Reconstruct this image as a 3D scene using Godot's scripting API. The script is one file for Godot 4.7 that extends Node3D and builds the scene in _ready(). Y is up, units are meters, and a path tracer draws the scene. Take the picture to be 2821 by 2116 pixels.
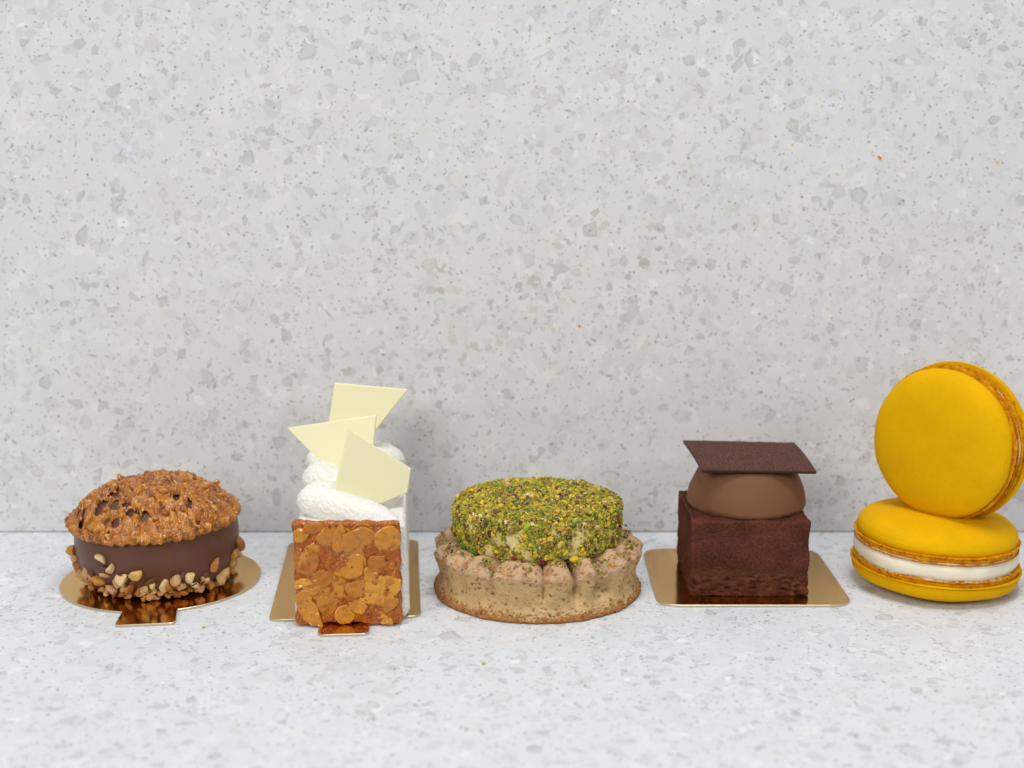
extends Node3D
# A row of five patisserie pieces on a speckled quartz counter in front of a matching upstand.
# Builders work in millimetres and scale to metres when the mesh is committed.

const MM := 0.001
var rng := RandomNumberGenerator.new()
var ico := {}
var grains := {}

# ---------------------------------------------------------------- helpers
func lin(r: float, g: float, b: float) -> Color:
	return Color(r, g, b).linear_to_srgb()

func px(r: int, g: int, b: int) -> Color:          # sRGB bytes -> linear colour for vertex colours
	return Color8(r, g, b).srgb_to_linear()

func mat(called: String, c: Color, rough: float, spec := 0.5, vertex := false) -> StandardMaterial3D:
	var m := StandardMaterial3D.new()
	m.resource_name = called
	m.albedo_color = c
	m.roughness = rough
	m.metallic_specular = spec
	m.vertex_color_use_as_albedo = vertex
	return m

func noise(sd: int, freq: float, kind := FastNoiseLite.TYPE_SIMPLEX_SMOOTH, octaves := 1) -> FastNoiseLite:
	var n := FastNoiseLite.new()
	n.seed = sd
	n.noise_type = kind
	n.frequency = freq
	n.fractal_type = FastNoiseLite.FRACTAL_FBM if octaves > 1 else FastNoiseLite.FRACTAL_NONE
	n.fractal_octaves = octaves
	return n

func cells(sd: int, freq: float, ret := FastNoiseLite.RETURN_DISTANCE) -> FastNoiseLite:
	var n := noise(sd, freq, FastNoiseLite.TYPE_CELLULAR)
	n.cellular_return_type = ret
	n.cellular_distance_function = FastNoiseLite.DISTANCE_EUCLIDEAN
	n.cellular_jitter = 1.0
	return n

func grain(m: StandardMaterial3D, sd: int, freq: float, tile_mm: float, depth_mm: float, octaves := 3, kind := FastNoiseLite.TYPE_SIMPLEX_SMOOTH) -> void:
	var key := "%d %f %d %d" % [sd, freq, octaves, kind]
	if not grains.has(key):
		var n := NoiseTexture2D.new()
		n.width = 512
		n.height = 512
		n.seamless = true
		n.noise = noise(sd, freq, kind, octaves)
		grains[key] = n
	var t: NoiseTexture2D = grains[key]
	m.heightmap_enabled = true
	m.heightmap_texture = t
	m.heightmap_scale = depth_mm * 0.1
	m.uv1_triplanar = true
	m.uv1_scale = Vector3.ONE * (1000.0 / tile_mm)

func commit(p: PackedVector3Array, idx: PackedInt32Array, col := PackedColorArray(), uv := PackedVector2Array(), flat := false) -> ArrayMesh:
	var c := Vector3.ZERO
	for v in p:
		c += v
	c /= p.size()
	var vol := 0.0
	for k in range(0, idx.size(), 3):
		vol += (p[idx[k]] - c).dot((p[idx[k + 1]] - c).cross(p[idx[k + 2]] - c))
	if vol > 0.0:                                     # Godot's front faces run clockwise
		for k in range(0, idx.size(), 3):
			var s := idx[k]
			idx[k] = idx[k + 1]
			idx[k + 1] = s
	var q := PackedVector3Array()
	q.resize(p.size())
	for k in p.size():
		q[k] = p[k] * MM
	var st := SurfaceTool.new()
	if flat:
		st.begin(Mesh.PRIMITIVE_TRIANGLES)
		st.set_smooth_group(-1)
		for i in idx:
			if col.size():
				st.set_color(col[i])
			if uv.size():
				st.set_uv(uv[i])
			st.add_vertex(q[i])
		st.generate_normals()
		return st.commit()
	var a := []
	a.resize(Mesh.ARRAY_MAX)
	a[Mesh.ARRAY_VERTEX] = q
	a[Mesh.ARRAY_INDEX] = idx
	if col.size():
		a[Mesh.ARRAY_COLOR] = col
	if uv.size():
		a[Mesh.ARRAY_TEX_UV] = uv
	var am := ArrayMesh.new()
	am.add_surface_from_arrays(Mesh.PRIMITIVE_TRIANGLES, a)
	st.create_from(am, 0)
	st.generate_normals()
	return st.commit()

# grid of (nu x nv) points; u closes on itself
func ring_mesh(nu: int, nv: int, f: Callable, colour = null, open = null) -> ArrayMesh:
	var p := PackedVector3Array()
	var col := PackedColorArray()
	var idx := PackedInt32Array()
	for j in nv:
		for i in nu:
			var v: Vector3 = f.call(i, j)
			p.append(v)
			if colour != null:
				col.append(colour.call(v, i, j))
	for j in nv - 1:
		for i in nu:
			var a := j * nu + i
			var b := j * nu + (i + 1) % nu
			if open != null and open.call(p[a]) and open.call(p[b + nu]):
				continue
			idx.append_array([a, b, a + nu, b, b + nu, a + nu])
	return commit(p, idx, col)

func profile_at(prof: Array, t: float) -> Vector2:    # Catmull-Rom along a list of Vector2(r, y), t in 0..1
	var n := prof.size() - 1
	var s := clampf(t, 0.0, 1.0) * n
	var k := mini(int(s), n - 1)
	var w := s - k
	var a: Vector2 = prof[maxi(k - 1, 0)]
	var b: Vector2 = prof[k]
	var c: Vector2 = prof[k + 1]
	var d: Vector2 = prof[mini(k + 2, n)]
	return b.cubic_interpolate(c, a, d, w)

# lathe with a displacement along the outward profile normal: bump(point, angle, t) -> mm
func lathe(prof: Array, nu: int, nv: int, bump = null, colour = null) -> ArrayMesh:
	var pr: Array[Vector2] = []
	var nr: Array[Vector2] = []
	for j in nv:
		var t := float(j) / (nv - 1)
		var a := profile_at(prof, t)
		var d := profile_at(prof, minf(t + 0.002, 1.0)) - profile_at(prof, maxf(t - 0.002, 0.0))
		pr.append(a)
		nr.append(Vector2(-d.y, d.x).normalized())
	if nr[nv / 2].x < 0.0:
		for j in nv:
			nr[j] = -nr[j]
	var f := func(i: int, j: int) -> Vector3:
		var th := TAU * i / nu
		var o := Vector3(sin(th), 0, cos(th))
		var v := o * maxf(pr[j].x, 0.0) + Vector3.UP * pr[j].y
		if bump != null and pr[j].x > 0.05:
			var b: float = bump.call(v, th, float(j) / (nv - 1))
			v += (o * nr[j].x + Vector3.UP * nr[j].y) * b
		return v
	return ring_mesh(nu, nv, f, colour)

# rounded box of half size h, corner radius r, displaced along its normal
func rough_box(h: Vector3, r: float, step: float, bump = null, colour = null) -> ArrayMesh:
	var p := PackedVector3Array()
	var col := PackedColorArray()
	var idx := PackedInt32Array()
	var inner := h - Vector3.ONE * r
	for ax in 3:
		for sg in [-1.0, 1.0]:
			var u := (ax + 1) % 3
			var w := (ax + 2) % 3
			var nu := maxi(4, int(2.0 * h[u] / step)) + 1
			var nw := maxi(4, int(2.0 * h[w] / step)) + 1
			var base := p.size()
			for j in nw:
				for i in nu:
					var q := Vector3.ZERO
					q[ax] = sg * h[ax]
					q[u] = -h[u] + 2.0 * h[u] * i / (nu - 1)
					q[w] = -h[w] + 2.0 * h[w] * j / (nw - 1)
					var c := q.clamp(-inner, inner)
					var n := (q - c).normalized()
					var s := c + n * r
					if bump != null:
						s += n * float(bump.call(s, n))
					p.append(s)
					if colour != null:
						col.append(colour.call(s, n))
			for j in nw - 1:
				for i in nu - 1:
					var a := base + j * nu + i
					if sg > 0:
						idx.append_array([a, a + 1, a + nu, a + 1, a + nu + 1, a + nu])
					else:
						idx.append_array([a, a + nu, a + 1, a + 1, a + nu, a + nu + 1])
	return commit(p, idx, col)

func icosphere(level: int) -> Array:
	if ico.has(level):
		return ico[level]
	var g := (1.0 + sqrt(5.0)) / 2.0
	var v := PackedVector3Array()
	for q in [[-1, g, 0], [1, g, 0], [-1, -g, 0], [1, -g, 0], [0, -1, g], [0, 1, g], [0, -1, -g], [0, 1, -g], [g, 0, -1], [g, 0, 1], [-g, 0, -1], [-g, 0, 1]]:
		v.append(Vector3(q[0], q[1], q[2]).normalized())
	var f := PackedInt32Array([0, 11, 5, 0, 5, 1, 0, 1, 7, 0, 7, 10, 0, 10, 11, 1, 5, 9, 5, 11, 4, 11, 10, 2, 10, 7, 6, 7, 1, 8, 3, 9, 4, 3, 4, 2, 3, 2, 6, 3, 6, 8, 3, 8, 9, 4, 9, 5, 2, 4, 11, 6, 2, 10, 8, 6, 7, 9, 8, 1])
	for l in level:
		var mid := {}
		var nf := PackedInt32Array()
		for k in range(0, f.size(), 3):
			var m := []
			for e in [[0, 1], [1, 2], [2, 0]]:
				var a := f[k + e[0]]
				var b := f[k + e[1]]
				var key := Vector2i(mini(a, b), maxi(a, b))
				if not mid.has(key):
					mid[key] = v.size()
					v.append(((v[a] + v[b]) / 2.0).normalized())
				m.append(mid[key])
			nf.append_array([f[k], m[0], m[2], f[k + 1], m[1], m[0], f[k + 2], m[2], m[1], m[0], m[1], m[2]])
		f = nf
	ico[level] = [v, f]
	return ico[level]

# a broken nut fragment of radius about 1 mm: a ball cut by random planes
func chunk(sd: int, level: int, planes: int, flat: bool, soft := 0.0) -> ArrayMesh:
	var r := RandomNumberGenerator.new()
	r.seed = sd
	var base := icosphere(level)
	var cut := []
	for k in planes:
		var n := Vector3(r.randfn(), r.randfn(), r.randfn()).normalized()
		cut.append([n, r.randf_range(0.5, 0.85)])
	var p := PackedVector3Array()
	for d in base[0]:
		var m := 1.15
		for c in cut:
			var t: float = d.dot(c[0])
			if t > 0.05:
				m = minf(m, c[1] / t)
		p.append(d * lerpf(m, 0.85, soft))
	return commit(p, base[1].duplicate(), PackedColorArray(), PackedVector2Array(), flat)

# flat outline (x, z) extruded between y0 and y1 with a small bevel; returns [top face mesh, side and bottom mesh]
func board_meshes(outline: PackedVector2Array, y0: float, y1: float, bevel: float) -> Array:
	var tri := Geometry2D.triangulate_polygon(outline)
	var inset := Geometry2D.offset_polygon(outline, -bevel, Geometry2D.JOIN_MITER)[0]
	if Geometry2D.is_polygon_clockwise(inset) != Geometry2D.is_polygon_clockwise(outline):
		inset.reverse()
	# top: inset face
	var p := PackedVector3Array()
	for q in inset:
		p.append(Vector3(q.x, y1, q.y))
	var ti := Geometry2D.triangulate_polygon(inset)
	var top := PackedInt32Array()
	for k in range(0, ti.size(), 3):
		var a := p[ti[k]]
		var up := (p[ti[k + 1]] - a).cross(p[ti[k + 2]] - a).y
		top.append_array([ti[k], ti[k + 1], ti[k + 2]] if up < 0.0 else [ti[k], ti[k + 2], ti[k + 1]])
	var st := SurfaceTool.new()
	st.begin(Mesh.PRIMITIVE_TRIANGLES)
	for i in top:
		st.set_normal(Vector3.UP)
		st.add_vertex(p[i] * MM)
	var top_mesh := st.commit()
	# side walls: closest bevel vertex of the inset ring is found by walking the outline
	var s := PackedVector3Array()
	var si := PackedInt32Array()
	var n := outline.size()
	for k in n:
		var a := outline[k]
		var near := inset[0]
		for q in inset:
			if q.distance_squared_to(a) < near.distance_squared_to(a):
				near = q
		s.append(Vector3(near.x, y1, near.y))
		s.append(Vector3(a.x, y1 - bevel, a.y))
		s.append(Vector3(a.x, y0, a.y))
	for k in n:
		var a := k * 3
		var b := ((k + 1) % n) * 3
		for l in 2:
			si.append_array([a + l, b + l, a + l + 1, b + l, b + l + 1, a + l + 1])
	for k in range(0, tri.size(), 3):
		var a := s[tri[k] * 3 + 2]
		var up := (s[tri[k + 1] * 3 + 2] - a).cross(s[tri[k + 2] * 3 + 2] - a).y
		si.append_array([tri[k] * 3 + 2, tri[k + 1] * 3 + 2, tri[k + 2] * 3 + 2] if up < 0 else [tri[k] * 3 + 2, tri[k + 2] * 3 + 2, tri[k + 1] * 3 + 2])
	return [top_mesh, commit(s, si, PackedColorArray(), PackedVector2Array(), true)]

func rounded(points: Array, radii: Array, arc := 7) -> PackedVector2Array:
	var out := PackedVector2Array()
	var n := points.size()
	for k in n:
		var a: Vector2 = points[(k + n - 1) % n]
		var b: Vector2 = points[k]
		var c: Vector2 = points[(k + 1) % n]
		var r: float = radii[k]
		if r <= 0.0:
			out.append(b)
			continue
		var u := (a - b).normalized()
		var w := (c - b).normalized()
		for i in arc + 1:
			var t := float(i) / arc
			out.append(b + u * r * (1 - t) * (1 - t) + w * r * t * t)
	return out

func obj(called: String, m: Mesh, material: Material, parent: Node = self) -> MeshInstance3D:
	var o := MeshInstance3D.new()
	o.name = called
	o.mesh = m
	o.material_override = material
	parent.add_child(o, true)
	return o

func thing(called: String, label: String, category: String, at: Vector3, turn := 0.0, group := "") -> Node3D:
	var o := Node3D.new()
	o.name = called
	add_child(o, true)
	o.position = at * MM
	o.rotation.y = deg_to_rad(turn)
	o.set_meta("label", label)
	o.set_meta("category", category)
	if group:
		o.set_meta("group", group)
	return o

func scatter(called: String, m: Mesh, material: Material, parent: Node, where: Array, tint: PackedColorArray) -> void:
	var mm := MultiMesh.new()
	mm.transform_format = MultiMesh.TRANSFORM_3D
	mm.use_colors = true
	mm.mesh = m
	mm.instance_count = where.size()
	for k in where.size():
		mm.set_instance_transform(k, where[k])
		mm.set_instance_color(k, tint[k])
	var o := MultiMeshInstance3D.new()
	o.name = called
	o.multimesh = mm
	o.material_override = material
	o.set_meta("kind", "stuff")
	parent.add_child(o, true)

func random_turn() -> Basis:
	return Basis(Quaternion(rng.randfn(), rng.randfn(), rng.randfn(), rng.randfn()).normalized())

# ---------------------------------------------------------------- speckled quartz
func draw_poly(im: Image, pts: PackedVector2Array, c: Color) -> void:
	var n := pts.size()
	var lo := pts[0].y
	var hi := pts[0].y
	for q in pts:
		lo = minf(lo, q.y)
		hi = maxf(hi, q.y)
	var w := im.get_width()
	var h := im.get_height()
	for y in range(int(floor(lo)), int(ceil(hi)) + 1):
		var a := INF
		var b := -INF
		for k in n:
			var p := pts[k]
			var q := pts[(k + 1) % n]
			if (p.y <= y) != (q.y <= y):
				var x := p.x + (y - p.y) / (q.y - p.y) * (q.x - p.x)
				a = minf(a, x)
				b = maxf(b, x)
		if b >= a:
			var x0 := posmod(int(round(a)), w)
			var run := int(round(b)) - int(round(a)) + 1
			im.fill_rect(Rect2i(x0, posmod(y, h), run, 1), c)
			if x0 + run > w:
				im.fill_rect(Rect2i(0, posmod(y, h), x0 + run - w, 1), c)

func chip(r: RandomNumberGenerator, at: Vector2, size: float) -> PackedVector2Array:
	var n := r.randi_range(4, 7)
	var turn := r.randf() * TAU
	var squeeze := r.randf_range(0.32, 0.95)
	var off := r.randf() * TAU
	var out := PackedVector2Array()
	for k in n:
		var a := off + TAU * (k + r.randf_range(-0.34, 0.34)) / n
		var d := size * r.randf_range(0.55, 1.15)
		out.append(at + Vector2(cos(a) * d, sin(a) * d * squeeze).rotated(turn))
	return out

func grey(base: Color, f: float, warm: float) -> Color:
	return Color(base.r * f * (1 + warm), base.g * f * (1 + warm * 0.35), base.b * f * (1 - warm))

# 2048 px over 500 mm; contrast 1 for the wall
func quartz(sd: int, base: Color, k: float, marks: Array) -> ImageTexture:
	var r := RandomNumberGenerator.new()
	r.seed = sd
	var im := Image.create(2048, 2048, false, Image.FORMAT_RGB8)
	im.fill(base)
	var spot := func() -> Vector2: return Vector2(r.randf() * 2048, r.randf() * 2048)
	for i in 900:                                        # cloudy ground
		draw_poly(im, chip(r, spot.call(), r.randf_range(16, 60)), grey(base, 1.0 + k * r.randf_range(-0.022, 0.02), r.randf_range(-0.004, 0.006)))
	for i in 5200:                                       # pale pieces that barely show
		draw_poly(im, chip(r, spot.call(), r.randf_range(5, 20)), grey(base, 1.0 + k * r.randf_range(-0.055, 0.035), r.randf_range(-0.006, 0.01)))
	for i in 26000:                                      # ground-up fines
		draw_poly(im, chip(r, spot.call(), r.randf_range(1.0, 3.6)), grey(base, 1.0 + k * r.randf_range(-0.10, 0.05), r.randf_range(-0.006, 0.012)))
	for i in 3300:                                       # grey stones with a darker rim
		var at: Vector2 = spot.call()
		var size := r.randf_range(4.5, 13.5) * (1.0 if r.randf() < 0.82 else 1.5)
		var poly := chip(r, at, size)
		var tone := 1.0 - k * r.randf_range(0.01, 0.115)
		var warm := r.randf_range(-0.004, 0.012)
		draw_poly(im, poly, grey(base, tone - k * r.randf_range(0.01, 0.07), warm))
		var inner := PackedVector2Array()
		var shift := Vector2(r.randf_range(-1, 1), r.randf_range(-1, 1)) * size * 0.1
		for q in poly:
			inner.append(at + (q - at) * 0.82 + shift)
		draw_poly(im, inner, grey(base, tone + k * 0.012, warm))
		for l in r.randi_range(0, 6):
			var q := at + Vector2(r.randf_range(-0.5, 0.5), r.randf_range(-0.4, 0.4)) * size
			draw_poly(im, chip(r, q, r.randf_range(1, 2.6)), grey(base, tone - k * r.randf_range(-0.03, 0.06), warm))
	for i in 260:                                        # white grains
		draw_poly(im, chip(r, spot.call(), r.randf_range(4, 13)), grey(base, 1.0 + k * r.randf_range(0.03, 0.075), 0.0))
	for i in 4200:                                       # slivers
		var c := chip(r, Vector2.ZERO, r.randf_range(3, 9))
		var a := r.randf() * TAU
		var at: Vector2 = spot.call()
		for q in c.size():
			c[q] = (c[q] * Vector2(1.0, 0.34)).rotated(a) + at
		draw_poly(im, c, grey(base, 1.0 - k * r.randf_range(0.05, 0.20), r.randf_range(-0.004, 0.016)))
	for i in 15000:                                       # dark specks
		draw_poly(im, chip(r, spot.call(), r.randf_range(0.9, 2.7)), grey(base, 1.0 - k * r.randf_range(0.08, 0.36), r.randf_range(-0.004, 0.02)))
	for m in marks:                                      # [px, py, radius, colour]
		draw_poly(im, chip(r, Vector2(m[0], m[1]), m[2]), m[3])
	return ImageTexture.create_from_image(im)

func slab(called: String, corner: Vector3, eu: Vector3, ev: Vector3, en: Vector3, su: float, sv: float, material: Material) -> void:
	# a thick slab: face spans eu*su by ev*sv from corner, body goes along -en for 20 mm; uv in units of 500 mm
	var p := PackedVector3Array()
	var uv := PackedVector2Array()
	var idx := PackedInt32Array()
	var c := []
	for d in [0.0, 20.0]:
		for q in [[0.0, 0.0], [su, 0.0], [su, sv], [0.0, sv]]:
			c.append([corner + eu * q[0] + ev * q[1] - en * d, Vector2(q[0] / 500.0, q[1] / 500.0)])
	for f in [[0, 1, 2, 3], [4, 7, 6, 5], [0, 4, 5, 1], [1, 5, 6, 2], [2, 6, 7, 3], [3, 7, 4, 0]]:
		var b := p.size()
		for i in f:
			p.append(c[i][0])
			uv.append(c[i][1])
		idx.append_array([b, b + 1, b + 2, b, b + 2, b + 3])
	var o := obj(called, commit(p, idx, PackedColorArray(), uv, true), material)
	o.set_meta("kind", "structure")

# ---------------------------------------------------------------- pastries
func gold() -> StandardMaterial3D:
	var m := mat("gold foil", lin(0.73, 0.425, 0.125), 0.13)
	m.metallic = 1.0
	grain(m, 91, 0.02, 24.0, 0.010, 2)
	m.uv1_scale = Vector3(26, 60, 130)
	return m

func cake_board(called: String, label: String, at: Vector3, turn: float, outline: PackedVector2Array) -> void:
	var t := thing(called, label, "cake board", at, turn, "gold cake boards")
	var m := board_meshes(outline, 0.02, 1.0, 0.22)
	obj("gold_foil", m[0], foil, t)
	obj("card_edge", m[1], card, t)

var foil: StandardMaterial3D
var card: StandardMaterial3D

func chocolate_cake() -> void:
	var t := thing("chocolate_almond_cake", "round milk chocolate cake with chopped nuts and a crunchy caramel nut lid", "cake", Vector3(-141.1, 1.0, -0.5))
	var choc := mat("milk chocolate glaze", lin(0.118, 0.046, 0.026), 0.36, 0.4)
	grain(choc, 5, 0.03, 18.0, 0.012)
	var shell := [Vector2(0, 0.02), Vector2(20, 0.02), Vector2(24.5, 0.4), Vector2(27.5, 2.2), Vector2(30.2, 7), Vector2(31.6, 13), Vector2(31.9, 18.5), Vector2(31.4, 23.0), Vector2(30.4, 26.5), Vector2(28.2, 30.0), Vector2(24.5, 33.6), Vector2(18, 36.9), Vector2(9, 38.4), Vector2(0, 38.7)]
	var w := noise(3, 0.03)
	obj("chocolate_shell", lathe(shell, 128, 90, func(v, _a, _t): return 0.35 * w.get_noise_3dv(v)), choc, t)
	# ---- lid: a lacy disc of caramel and nut crumbs, with holes that open onto the chocolate
	var tones := [px(158, 88, 10), px(178, 108, 16), px(138, 72, 7), px(170, 106, 36), px(192, 126, 28), px(116, 56, 6)]
	var web := cells(11, 0.19, FastNoiseLite.RETURN_DISTANCE2_SUB)
	var lump := cells(12, 0.30)
	var fine := cells(13, 0.65)
	var big := noise(14, 0.07)
	var edge := noise(15, 0.16, FastNoiseLite.TYPE_SIMPLEX_SMOOTH, 2)
	var tone := cells(16, 0.42, FastNoiseLite.RETURN_CELL_VALUE)
	var soft := noise(17, 0.5, FastNoiseLite.TYPE_SIMPLEX_SMOOTH, 2)
	# holes: x, z, rx, rz (mm from the lid centre, front is +z)
	var holes := [[-21, 12, 1.9, 1.4], [-15.5, 17, 2.2, 2.3], [-10, 17.5, 1.9, 1.7], [-5, 20, 1.7, 1.3], [-23, 18, 1.3, 2.1], [-2, 24, 1.9, 0.9], [3.5, 25.5, 1.8, 1.3], [-13, 10, 1.9, 1.2], [-9, 12.5, 1.5, 0.9], [-8, 26, 1.4, 1.0], [-10, 30, 0.9, 1.2], [13, 14, 1.1, 1.5], [18, 16, 1.3, 0.8], [4, 16, 1.5, 0.8], [9, 21, 0.9, 1.1], [-26.5, 10, 1.0, 1.6], [-4, 9, 1.2, 0.9], [22, 20, 0.8, 0.8]]
	rng.seed = 33
	for k in 62:                                          # smaller pores all over
		var ra := 27.0 * sqrt(rng.randf())
		var ta := rng.randf() * TAU
		holes.append([sin(ta) * ra, cos(ta) * ra, rng.randf_range(0.55, 1.15), rng.randf_range(0.5, 1.0)])
	var nu := 460
	var nt := 128
	var total := nt + 30
	var round_ := func(n: FastNoiseLite, q: Vector3) -> float:   # rounded nuggets, 0..1
		var d := clampf(n.get_noise_3dv(q) + 1.0, 0.0, 1.0)
		return 1.0 - d * d * 1.3
	var crust := func(q: Vector3) -> float:               # lumps, strands and craters, mm above the dome
		var wob := Vector3(q.x + 1.6 * big.get_noise_2d(q.x * 3, q.z * 3 + 50), 0, q.z + 1.6 * big.get_noise_2d(q.x * 3 + 90, q.z * 3))
		var ridge := clampf(web.get_noise_2d(wob.x, wob.z) + 1.0, 0.0, 1.0)      # 0 on strands
		var h := 0.9 - 1.5 * smoothstep(0.1, 0.75, ridge)
		h += 1.15 * (round_.call(lump, wob) - 0.55) + 0.45 * (round_.call(fine, q) - 0.5)
		return maxf(h, -0.9 + 0.2 * h) + 0.9 * big.get_noise_2d(q.x, q.z)
	var hole_at := func(q: Vector3) -> float:              # below 1 inside a hole
		var m := 9.0
		for e in holes:
			m = minf(m, Vector2((q.x - e[0]) / (e[2] * 1.1), (q.z - e[1]) / (e[3] * 1.8)).length())
		return m + 0.25 * soft.get_noise_2d(q.x * 2, q.z * 2)
	var pos := func(i: int, j: int) -> Vector3:
		var th := TAU * i / nu
		var o := Vector3(sin(th), 0, cos(th))
		var rim := 31.1 + 1.1 * edge.get_noise_2d(o.x * 60, o.z * 60)
		if j > nt + 22:                                  # underside, hidden against the shell
			var k := float(j - nt - 22) / 7.0
			return o * (rim - 1.0) * (1.0 - 0.9 * k) + Vector3.UP * (24.9 + 3.0 * k)
		if j > nt:                                       # the broken edge, a half round
			var a := PI * float(j - nt) / 22.0
			var c := o * rim + Vector3.UP * 26.7
			var d := o * sin(a) + Vector3.UP * cos(a)
			var e: Vector3 = c + d * 1.9
			var l: float = 1.2 * (round_.call(lump, e * 1.1) - 0.5) + 0.8 * soft.get_noise_3dv(e * 0.7) + 0.5 * (round_.call(fine, e) - 0.5)
			var blend := smoothstep(0.0, 0.25, float(j - nt) / 22.0)
			return e + d * l * blend + Vector3.UP * crust.call(o * rim) * 0.4 * (1.0 - blend)
		var s := float(j) / nt
		var q := o * rim * s
		var h: float = crust.call(q)
		var dome := 39.9 - 11.7 * pow(s, 3.3)
		var d: float = hole_at.call(q)
		h += 0.5 * smoothstep(1.9, 1.5, d) * smoothstep(1.1, 1.4, d)
		h -= 1.3 * (1.0 - smoothstep(1.0, 1.3, d))
		return q + Vector3.UP * (dome + h * (1.0 - 0.6 * smoothstep(0.93, 1.0, s)))
	var shade := func(v: Vector3, _i: int, _j: int) -> Color:
		var a := tone.get_noise_2d(v.x + v.y * 0.5, v.z) * 0.5 + 0.5
		var c: Color = tones[int(a * 5.99)]
		return c.lerp(tones[1], 0.3 + 0.3 * soft.get_noise_2d(v.x, v.z))
	var cara := mat("caramel nougatine", Color.WHITE, 0.11, 0.6, true)
	grain(cara, 7, 0.012, 9.0, 0.34, 3)
	var lid := obj("caramel_lid", ring_mesh(nu, total, pos, shade, func(v: Vector3): return v.y > 27.0 and hole_at.call(v) < 1.0), cara, t)
	lid.rotation = Vector3(deg_to_rad(1.2), 0, deg_to_rad(1.5))
	lid.position = Vector3(0.1, -0.2, 0.5) * MM
	lid.set_meta("label", "glossy lacy caramel and nut disc with holes")
	# nut crumbs bound in the caramel
	rng.seed = 21
	var where := []
	var tint := PackedColorArray()
	var cols := [px(184, 116, 22), px(170, 98, 12), px(198, 142, 60), px(148, 80, 9), px(176, 112, 32), px(160, 88, 10)]
	for k in 300:
		var r := 31.4 * sqrt(rng.randf())
		var th := rng.randf() * TAU
		var s := r / 31.1
		var at := Vector3(sin(th) * r, 0, cos(th) * r)
		if hole_at.call(at) < 1.45:
			continue
		var size := rng.randf_range(0.45, 1.0) * (1.6 if rng.randf() < 0.3 else 1.0)
		at.y = 39.9 - 11.7 * pow(minf(s, 1.0), 3.3) + crust.call(at) * (1.0 - 0.6 * smoothstep(0.93, 1.0, s)) + rng.randf_range(-0.55, 0.1)
		var b := random_turn().scaled_local(Vector3(size * rng.randf_range(1.0, 2.1), size * 0.8, size))
		where.append(Transform3D(b, at * MM))
		tint.append(cols[rng.randi() % cols.size()])
	for k in 90:                                         # on the broken edge
		var th := rng.randf() * TAU
		var size := rng.randf_range(0.5, 1.25)
		var at := Vector3(sin(th), 0, cos(th)) * rng.randf_range(31.4, 32.6) + Vector3.UP * rng.randf_range(25.6, 28.4)
		where.append(Transform3D(random_turn().scaled_local(Vector3(size * 1.3, size * 0.85, size)), at * MM))
		tint.append(cols[rng.randi() % cols.size()])
	scatter("nut_crumbs", chunk(31, 2, 8, false, 0.3), cara, lid, where, tint)
	# ---- chopped nuts round the foot: angle, height, half length, half width, turn, tone
	var nuts := [[-25,17.2,2.7,1.3,-25,0],[-18,14.3,1.7,1.8,0,0],[-1,12.2,3.1,1.8,50,1],[-10,10.4,2.5,2.0,-20,0],[-25,11.4,2.4,1.3,-50,2],[-32,7.6,2.6,1.5,-15,3],[-40,8.7,1.1,1.5,0,2],[-47,8.4,2.6,1.1,85,2],[-59,5.7,2.6,1.1,-60,2],[-58,4.5,2.3,1.1,-15,3],[-48,3.3,1.7,1.3,60,2],[-21,5.6,2.2,2.0,10,4],[-15,7.6,2.2,1.1,-60,2],[-7,5.9,2.0,2.0,0,5],[-11,6.9,2.0,0.7,-45,2],[-11,2.1,1.8,0.9,25,2],[2,3.8,2.6,0.9,15,0],[4,6.4,2.0,0.7,20,2],[10,7.4,1.5,1.1,80,0],[-16,2.8,1.3,1.1,0,3],[-32,3.5,1.9,1.1,80,2],[-52,2.0,0.9,0.9,0,2],[-71,14.5,2.1,1.7,60,3],[-65,12.1,1.5,1.3,0,4],[-65,9.2,2.1,1.5,-60,5],[17,6.8,2.4,1.6,60,0],[26,9.3,2.5,2.0,45,2],[36,9.2,2.2,1.8,60,0],[31,5.5,1.6,1.3,0,0],[32,2.3,1.7,1.1,10,3],[22,4.5,1.3,0.9,-20,3],[14,3.4,1.3,0.9,0,3],[9,3.4,1.1,0.7,80,2],[25,2.8,1.6,0.5,0,2],[55,11.5,4.0,1.6,40,5],[69,6.3,2.6,1.5,20,1],[64,3.6,2.2,2.2,0,2],[55,2.9,2.0,1.7,60,3],[79,2.0,1.5,1.1,20,2],[65,1.6,1.1,1.1,0,1],[48,2.2,1.1,0.7,20,2],[79,8.5,2.1,1.1,75,1],[88,5.1,2.3,1.1,80,4],[87,14.6,4.3,1.9,65,5],[78,12.3,1.9,1.1,60,3]]
	rng.seed = 5
	for k in 34:                                         # the far side goes on in the same way
		nuts.append([rng.randf_range(98, 285), rng.randf_range(1.6, 10.0), rng.randf_range(1.3, 2.6), rng.randf_range(0.9, 1.7), rng.randf_range(-80, 80), rng.randi() % 6])
	for k in 30:                                         # more round the front
		nuts.append([rng.randf_range(-75, 92), rng.randf_range(1.4, 7.0), rng.randf_range(1.3, 2.2), rng.randf_range(0.9, 1.5), rng.randf_range(-80, 80), [0, 2, 3, 4, 2, 5][rng.randi() % 6]])
	for k in 26:                                         # small bits low down
		nuts.append([rng.randf_range(-80, 90), rng.randf_range(0.9, 3.0), rng.randf_range(0.7, 1.4), rng.randf_range(0.6, 1.0), rng.randf_range(-80, 80), [2, 3, 5, 4][rng.randi() % 4]])
	var nut_mats := []
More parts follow.
